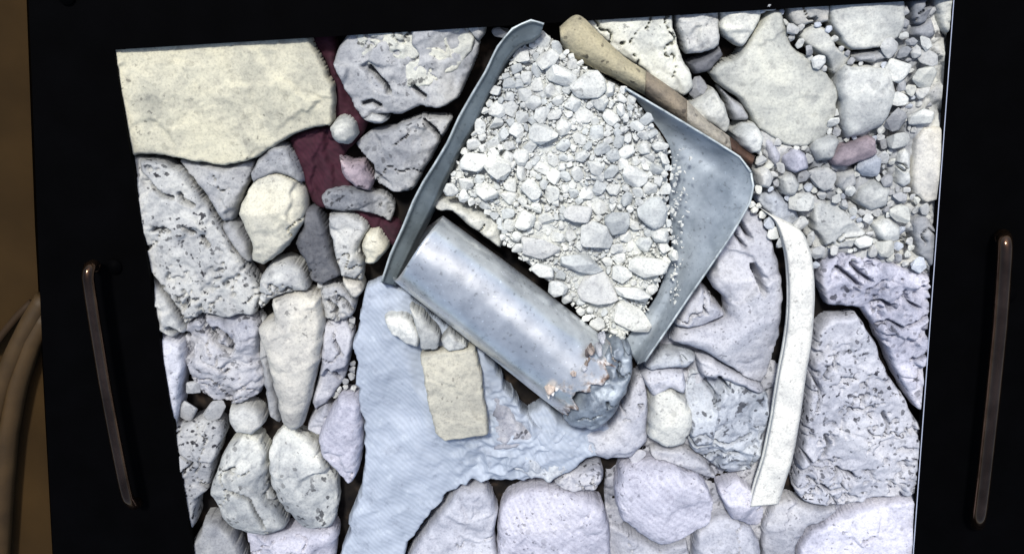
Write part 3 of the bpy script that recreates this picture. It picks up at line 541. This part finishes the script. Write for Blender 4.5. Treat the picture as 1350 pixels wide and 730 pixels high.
# ---------------------------------------------------------------- gravel heap in the scoop
GP = P("714,44 738,60 780,92 822,116 852,150 884,196 882,262 886,330 868,386 846,420 824,452 808,448 770,420 700,356 662,322 655,290 620,268 588,252 598,222 614,190 630,160 644,130 656,105 670,82 690,60")
def hz(px, py): return .048+.014*math.sin(max(0, min(1, (py-40)/400))*math.pi)+.004*math.sin(px*.05)*math.cos(py*.06)
def heap(q): return .012*np.exp(-((q[:, 0]-.09)**2+(q[:, 1]-.12)**2)/.012)
bed = slab('gravel_bed', GP, .0555, M_PEB, (.52, .54, .525), edge=.012, facets=0, crk=0, rough=.006, scale=75, zo=.9, res=.0028, extra=heap)
tag(bed, 'fine pale gravel and grit heaped in the metal scoop', 'gravel', kind='stuff')
def pebble_mesh(k, n=18, bev=.07):
    import bmesh
    rnd = np.random.default_rng(100+k); sc = np.array((1, rnd.uniform(.62, .95), rnd.uniform(.5, .75)))
    p = rnd.normal(size=(n, 3)); p /= np.linalg.norm(p, axis=1)[:, None]; p *= rnd.uniform(.82, 1.08, (n, 1)); p = np.sign(p)*np.abs(p)**.85*sc
    bm = bmesh.new()
    for v in p: bm.verts.new(v)
    r = bmesh.ops.convex_hull(bm, input=bm.verts); bmesh.ops.delete(bm, geom=[g for g in set(r['geom_interior']+r['geom_unused']) if isinstance(g, bmesh.types.BMVert)], context='VERTS')
    bmesh.ops.dissolve_limit(bm, angle_limit=.18, verts=bm.verts, edges=bm.edges)
    if bev: bmesh.ops.bevel(bm, geom=list(bm.edges)+list(bm.verts), offset=bev, segments=1, affect='EDGES', profile=.6, clamp_overlap=True)
    me = bpy.data.meshes.new('pebble'); bm.to_mesh(me); bm.free(); me.materials.append(M_PEB); return me
PM = [pebble_mesh(k) for k in range(30)]; PS = [pebble_mesh(50+k, 10, 0) for k in range(10)]
def raster_sdf(polys, px, py):
    q = np.stack([px, py], 1).astype(float); best = np.full(len(q), 1e9)
    for p in polys:
        d, _ = sdf(np.array(p, float), q); best = np.minimum(best, d)
    return best
def put(name, me, px, py, z, r, col, rot=None, sz=None):
    o = bpy.data.objects.new(name, me); C.objects.link(o); o.location = at(px, py, z)
    o.rotation_euler = (random.uniform(-.35, .35), random.uniform(-.35, .35), random.uniform(0, 6.28) if rot is None else rot)
    o.scale = sz if sz else (r*1.12, r*1.12, r*random.uniform(.75, 1.1)); o.color = (*col, 1); return o
def jcol(k, v=.12):
    b = random.uniform(1-v, 1+v*.6); return tuple(min(.85, c*b) for c in COL[k])
PX = .001
# the larger stones of the heap that can be told apart
BIG = [(740,100,24,12,.5,"long pointed pale stone near the top of the heap"), (776,112,18,22,1.3,"broad upright pale stone near the top right of the heap"), (722,78,10,20,1.0,"slim stone at the very top of the heap"),
 (626,214,17,16,0,"roundish white stone at the left rim of the heap"), (655,224,17,16,.8,"white stone second from the left rim of the heap"), (641,252,15,12,.3,"white stone above the tube's wedge stone"),
 (716,176,16,14,0,"pale lump in the upper middle of the heap"), (765,285,22,16,.2,"grey flat stone in the centre of the heap"), (860,280,22,18,1.0,"grey-white tilted stone at the right of the heap"), (812,292,16,20,.3,"light grey stone left of the tilted grey-white stone"),
 (785,312,22,18,.2,"square white stone in the lower heap"), (710,325,26,20,.2,"big mottled grey stone low on the left of the heap"), (765,348,30,18,.1,"wide blue-white stone above the grey ribbed one"), (852,352,26,20,.2,"large white stone at the lower right of the heap"),
 (818,360,14,12,.5,"small bright stone left of the large white stone"), (790,382,24,26,.9,"ribbed grey stone near the bottom of the heap"), (838,388,26,12,.3,"white flat stone second from the bottom of the heap"), (828,418,30,18,.45,"white pointed stone at the very bottom of the heap"),
 (735,380,13,11,.5,"bright white stone tucked against the tube rim"), (716,356,14,9,.4,"white chip lying on the tube's upper edge"), (870,310,12,10,.2,"small white stone at the right rim of the heap"), (888,336,8,8,.2,"tiny round white stone beside the corner panel"),
 (836,232,16,14,.3,"cream-white stone in the right middle of the heap"), (700,250,14,12,.8,"pale stone in the left middle of the heap"), (690,290,14,12,.1,"pale stone low on the left flank of the heap")]
occ = []
for i, (x, y, a, b, r, lab) in enumerate(BIG):
    o = put('gravel_stone', PM[i % 26], x, y, hz(x, y)+.008, 1, jcol('wg' if 'grey' in lab and 'white' not in lab and 'light' not in lab else ('hp' if 'blue' in lab or 'grey' in lab else 'wh'), .06), -r, (a*PX*1.12, b*PX*1.2, .016))
    o.rotation_euler = (0, 0, -r); tag(o, lab, 'stone', 'stones of the gravel heap in the scoop'); occ.append((x, y, min(a, b)*1.0))
    if a > b*1.4: occ += [(x+a*.6*math.cos(r), y+a*.6*math.sin(r), b*.6), (x-a*.6*math.cos(r), y-a*.6*math.sin(r), b*.6)]
def pack(polys_in, n, rmin, rmax, power, occ, outer=None, gap=.8, lim=None, inset=.6):
    x0, y0, x1, y1 = lim; px = RNG.uniform(x0, x1, n); py = RNG.uniform(y0, y1, n)
    if polys_in: room = -raster_sdf(polys_in, px, py)
    else: room = np.full(n, 1e9)
    if outer: room = np.minimum(room, raster_sdf(outer, px, py))
    want = rmin+(rmax-rmin)*RNG.random(n)**power; k = room > inset*rmin; out = []
    px, py, want, room = px[k], py[k], want[k], room[k]; od = np.argsort(-want)
    OX = np.array([o[:3] for o in occ]+[(1e6, 1e6, 0)]*1, float); m = len(OX); buf = np.zeros((m+len(od), 3)); buf[:m] = OX
    for i in od:
        d = np.min(np.hypot(buf[:m, 0]-px[i], buf[:m, 1]-py[i])-buf[:m, 2]); r = min(want[i], d/gap, room[i]/inset)
        if r >= rmin: buf[m] = (px[i], py[i], r); m += 1; out.append((px[i], py[i], r))
    return out
gs = pack([GP], 20000, 2.8, 10, 3.2, occ, lim=(590, 40, 890, 455), gap=.84, inset=.5); gs.sort(key=lambda t: -t[2])
def direction(dx, dy):
    a = math.degrees(math.atan2(-dy, dx)) % 360
    return ['just right of', 'above and right of', 'just above', 'above and left of', 'just left of', 'below and left of', 'just below', 'below and right of'][int((a+22.5)//45) % 8]
USED = {}
def near_label(x, y, r, marks, noun, tone=None):
    cand = sorted(marks, key=lambda m: math.hypot(m[0]-x, m[1]-y))[:8]
    sz = 'tiny' if r < 4.5 else ('small' if r < 7.5 else 'larger')
    for mx, my, ph in cand:
        t = f'{sz} {tone+" " if tone else ""}{noun} {direction(x-mx, y-my)} the {ph}'
        if t not in USED: USED[t] = 1; return t
    mx, my, ph = cand[0]; return f'{sz} {tone+" " if tone else ""}{noun} {direction(x-mx, y-my)} the {ph}'
for x, y, r in gs[:260]:
    o = put('gravel_stone', random.choice(PM), x, y, hz(x, y)+.003, r*PX*1.1, jcol(random.choice(['wh', 'wh', 'wh', 'hp']), .10))
    tag(o, near_label(x, y, r, [(b_[0], b_[1], b_[5].replace(' of the heap', '').replace(' in the heap', '')) for b_ in BIG], 'gravel'), 'stone', 'stones of the gravel heap in the scoop')
def joined(name, items, zf, keys, label, group=None):
    V = []; Fc = []; cols = []; n0 = 0
    for x, y, r in items:
        me = random.choice(PS); c = at(x, y, zf(x, y)); a = random.uniform(0, 6.28); ca, sa = math.cos(a), math.sin(a); rr = r*PX*1.15
        for v in me.vertices: V.append((c[0]+(v.co.x*ca-v.co.y*sa)*rr, c[1]+(v.co.x*sa+v.co.y*ca)*rr, c[2]+v.co.z*rr))
        for p in me.polygons: Fc.append([n0+i for i in p.vertices])
        n0 = len(V)
    o = link(name, mesh(name, V, Fc, False), M_PEB, None, (0, 0, 0), COL[keys]); tag(o, label, 'gravel', kind='stuff'); return o
joined('fine_gravel', gs[260:]+[(x, y, random.uniform(1.2, 2.6)) for x, y in zip(RNG.uniform(590, 890, 6500), RNG.uniform(40, 455, 6500)) if sdf(np.array(GP, float), np.array([[x, y]]))[0][0] < -3]+[(x, y, random.uniform(.8, 1.9)**2) for x, y in zip(884+np.abs(RNG.normal(0, 11, 130)), RNG.uniform(196, 400, 130)) if x < 925], lambda x, y: hz(x, y)+.002, 'wh', 'fine white grit scattered between the stones of the heap')
# ---------------------------------------------------------------- rubble filling the gaps between the traced rocks
SHEETP = [sp, GP, OU+IN[::-1], P("824,117 880,150 940,186 975,208 990,228 993,245 988,268 965,308 938,348 909,390 882,430 850,476 836,476 822,452 884,330"), BA+BB[::-1], L_+R2[::-1],
          P("520,368 580,282 832,462 832,482 808,540 790,557 744,560 720,530"), P("503,372 520,376 580,290 575,262 545,265"), P("390,35 442,35 455,118 480,160 470,190 452,206 470,248 430,278 410,268 380,184 430,165 440,120")]
LM = [(290, 130, 'huge cream slab'), (240, 320, 'long pitted boulder'), (360, 285, 'egg-shaped cream rock'), (390, 470, 'tooth-shaped rock'), (300, 470, 'blue-grey broken rock'), (315, 640, 'big cream lump'),
      (400, 640, 'broad white lump'), (450, 575, 'white layered rock'), (540, 90, 'bright cream crown rock'), (535, 200, 'angular grey rock'), (416, 325, 'dark grey wedge rock'), (460, 325, 'square-shouldered pale rock'),
      (600, 530, 'ivory block'), (730, 700, 'lilac layered rock'), (600, 710, 'grey-lilac rock'), (875, 660, 'lilac-white oval stone'), (882, 550, 'white rounded stone'), (955, 560, 'rough grey-blue rock'), (985, 390, 'smooth pale blue boulder'),
      (1130, 540, 'pitted lavender boulder'), (1160, 420, 'ragged pale rock mass'), (1100, 290, 'white rock with a dark crack'), (1030, 110, 'pyramid-shaped boulder'), (1140, 20, 'squarish cream boulder'), (1140, 130, 'squarish white boulder'),
      (1120, 198, 'pinkish brick fragment'), (1230, 210, 'upright ivory slab'), (1188, 220, 'slim upright stone'), (840, 55, 'big pale wedge of rock'), (1060, 400, 'curved ivory strip'), (990, 235, 'corner of the metal scoop'),
      (1147, 260, 'white stone amid the rubble'), (1212, 315, 'leaning grey stone at the right edge'), (1080, 195, 'white pebble by the pinkish brick'), (960, 690, 'lilac rock at the bottom edge'), (930, 150, 'pale rock by the rusty bar')]
# beds of crumbled stone under and between the traced rocks
def rbed(pts, H, ck, lab):
    tag(slab('crumbled_rubble', P(pts), H, M_PITT, COL[ck], edge=.012, facets=0, rough=.014, scale=42, zo=.9, res=.003, chip=1.2, base=-.02), lab, 'rubble', kind='stuff')
rbed("998,168 1090,176 1160,60 1190,20 1262,10 1262,420 1225,420 1150,345 1080,345 1056,300 1010,240", .027, 'wg', 'pale crumbled rubble between the stones at the upper right')
rbed("838,486 905,420 960,420 1030,440 1030,700 1000,745 800,745 800,620 850,600", .002, 'lg', 'lilac crumbled rubble between the rocks at the lower right')
rbed("1060,640 1240,560 1240,740 1000,740", .004, 'la', 'lavender grit at the bottom right')
def open_zone(x, y):       # where the photograph shows loose rubble; elsewhere the cracks stay dark
    return (x > 990 and y < 350) or (x > 1160 and y < 180) or (x > 420 and x < 475 and y > 370 and y < 540)
fs = pack(None, 26000, 3.4, 15, 1.3, [], outer=TR+SHEETP, lim=(165, 0, 1225, 735), gap=.9, inset=.8)
fs = [f for f in fs if open_zone(f[0], f[1]) or (f[2] > 10 and RNG.random() < .7)]; fs.sort(key=lambda t: -t[2])
CR = {}
for x, y, r in fs[:290]:
    if x > 985 and y < 350: gr, cks, hi, tone, nn = 'rubble right of the scoop', ['wh', 'wh', 'wg', 'bl', 'bg', 'wg', 'gr'], .038, 'pale', 'rubble stone'
    elif x > 470 and y > 350: gr, cks, hi, tone, nn = 'rubble at the lower right', ['lg', 'la', 'lg'], .022, 'lilac', 'rubble stone'
    else: gr, cks, hi, tone, nn = 'rubble in the cracks at the left', ['gr', 'gr', 'wg'], .020, 'grey', 'rubble stone'
    o = put('rubble_stone', random.choice(PM), x, y, hi-(.006 if r < 6 else 0), r*PX*1.15, jcol(random.choice(cks), .15))
    tag(o, near_label(x, y, r, LM, nn, tone), 'stone', gr)
if len(fs) > 290: joined('crumbled_rubble', fs[290:], lambda x, y: .034, 'wg', 'crumbled grit between the stones at the upper right')
# ---------------------------------------------------------------- black frame with two handles
def prism(name, pts, z0, z1, mat, parent=None, bevel=0):
    V0 = [at(x, y, z1) for x, y in pts]; c = sum(V0)/len(V0); c[2] = 0; n = len(pts)
    V = [v-c for v in V0]+[np.array([v[0], v[1], z0])-c for v in V0]
    Fc = [list(range(n)), list(range(n, 2*n))[::-1]]+[[i, n+i, n+(i+1) % n, (i+1) % n] for i in range(n)]
    me = mesh(name, V, Fc, False); me.validate()
    import bmesh
    bm = bmesh.new(); bm.from_mesh(me); bmesh.ops.recalc_face_normals(bm, faces=bm.faces); bm.to_mesh(me); bm.free()
    o = link(name, me, mat, parent, c)
    if bevel: m = o.modifiers.new('bevel', 'BEVEL'); m.width = bevel; m.segments = 2
    return o
fr = bpy.data.objects.new('black_frame', None); C.objects.link(fr); fr.location = at(675, 30, 0)
tag(fr, 'wide matt black frame with a metal handle on each side', 'frame')
FZ = .0445; A_, B_, C_, D_ = (150, 66), (1258, -2), (1202.6, 752), (258, 752)
prism('panel', [(30, -160), (1500, -250), (1500, 900), (1190, 900), C_, B_, A_, D_, (240, 900), (84, 900), (70, 730), (54, 420), (40, 60)], .03, FZ, M_BLACK, fr)
prism('bottom_rail', [D_, C_, (1190, 900), (240, 900)], .03, FZ-.0005, M_BLACK, fr)
prism('painted_glow_strip', [(1256.9, 1), (1258.2, -1.5), (1203, 751), (1201.8, 751)], .045, FZ+.0006, M_EDGE_GLOW, fr)  # thin strip added to paint the screen's glow along the right edge
def make_handle(pts, r):
    W = [Vector(at(x, y, z)) for x, y, z in pts]; W = [Vector(p) for p in catmull(np.array([tuple(v) for v in W]), .006, False)]
    h = tube('handle', W, r, M_HANDLE, fr, seg=20)
    for p in (W[0], W[-1]):
        q = Vector((p.x, p.y, FZ+.004)); tube('mount', [q-Vector((0, 0, .005)), q], r*1.3, M_BLACK, h)
    return h
make_handle([(126, 352, .058), (123, 350, .070), (118, 352, .080), (116, 366, .084), (124, 420, .084), (137, 500, .084), (150, 570, .084), (162, 630, .084), (168, 655, .082), (176, 664, .070), (182, 662, .058)], .0075)
make_handle([(1320, 312, .058), (1323, 312, .070), (1325, 318, .082), (1324, 345, .084), (1318, 430, .084), (1308, 530, .084), (1297, 630, .084), (1291, 678, .083), (1289, 688, .070), (1289, 690, .058)], .0095)
# ---------------------------------------------------------------- brown wall and curved wooden ribs left of the frame
tag(prism('wall', [(-120, -160), (29, -160), (46, 300), (69, 730), (84, 900), (-120, 900)], -.02, .020, M_BROWN), 'plain dull brown wall strip left of the black frame', 'wall', kind='structure')
def rib(pts, r, lab, m=M_WOODL, group=None):
    W = [Vector(at(x, y, z)) for x, y, z in pts]; W = [Vector(p) for p in catmull(np.array([tuple(v) for v in W]), .012, False)]
    o = tube('wooden_rib', W, r, m, seg=10); tag(o, lab, 'wooden rib', group); return o
rib([(60, 392, .03), (40, 425, .035), (20, 465, .038), (2, 515, .038), (-10, 560, .038)], .013, 'upper curved tan wooden rib at the left edge')
rib([(62, 415, .03), (42, 450, .035), (24, 505, .038), (12, 570, .038), (6, 640, .038), (0, 740, .038)], .013, 'lower curved tan wooden rib at the left edge')
rib([(42, 398, .03), (22, 418, .033), (4, 440, .034), (-12, 462, .034)], .005, 'short dark curved rib above the two tan ribs', M_WOODD)
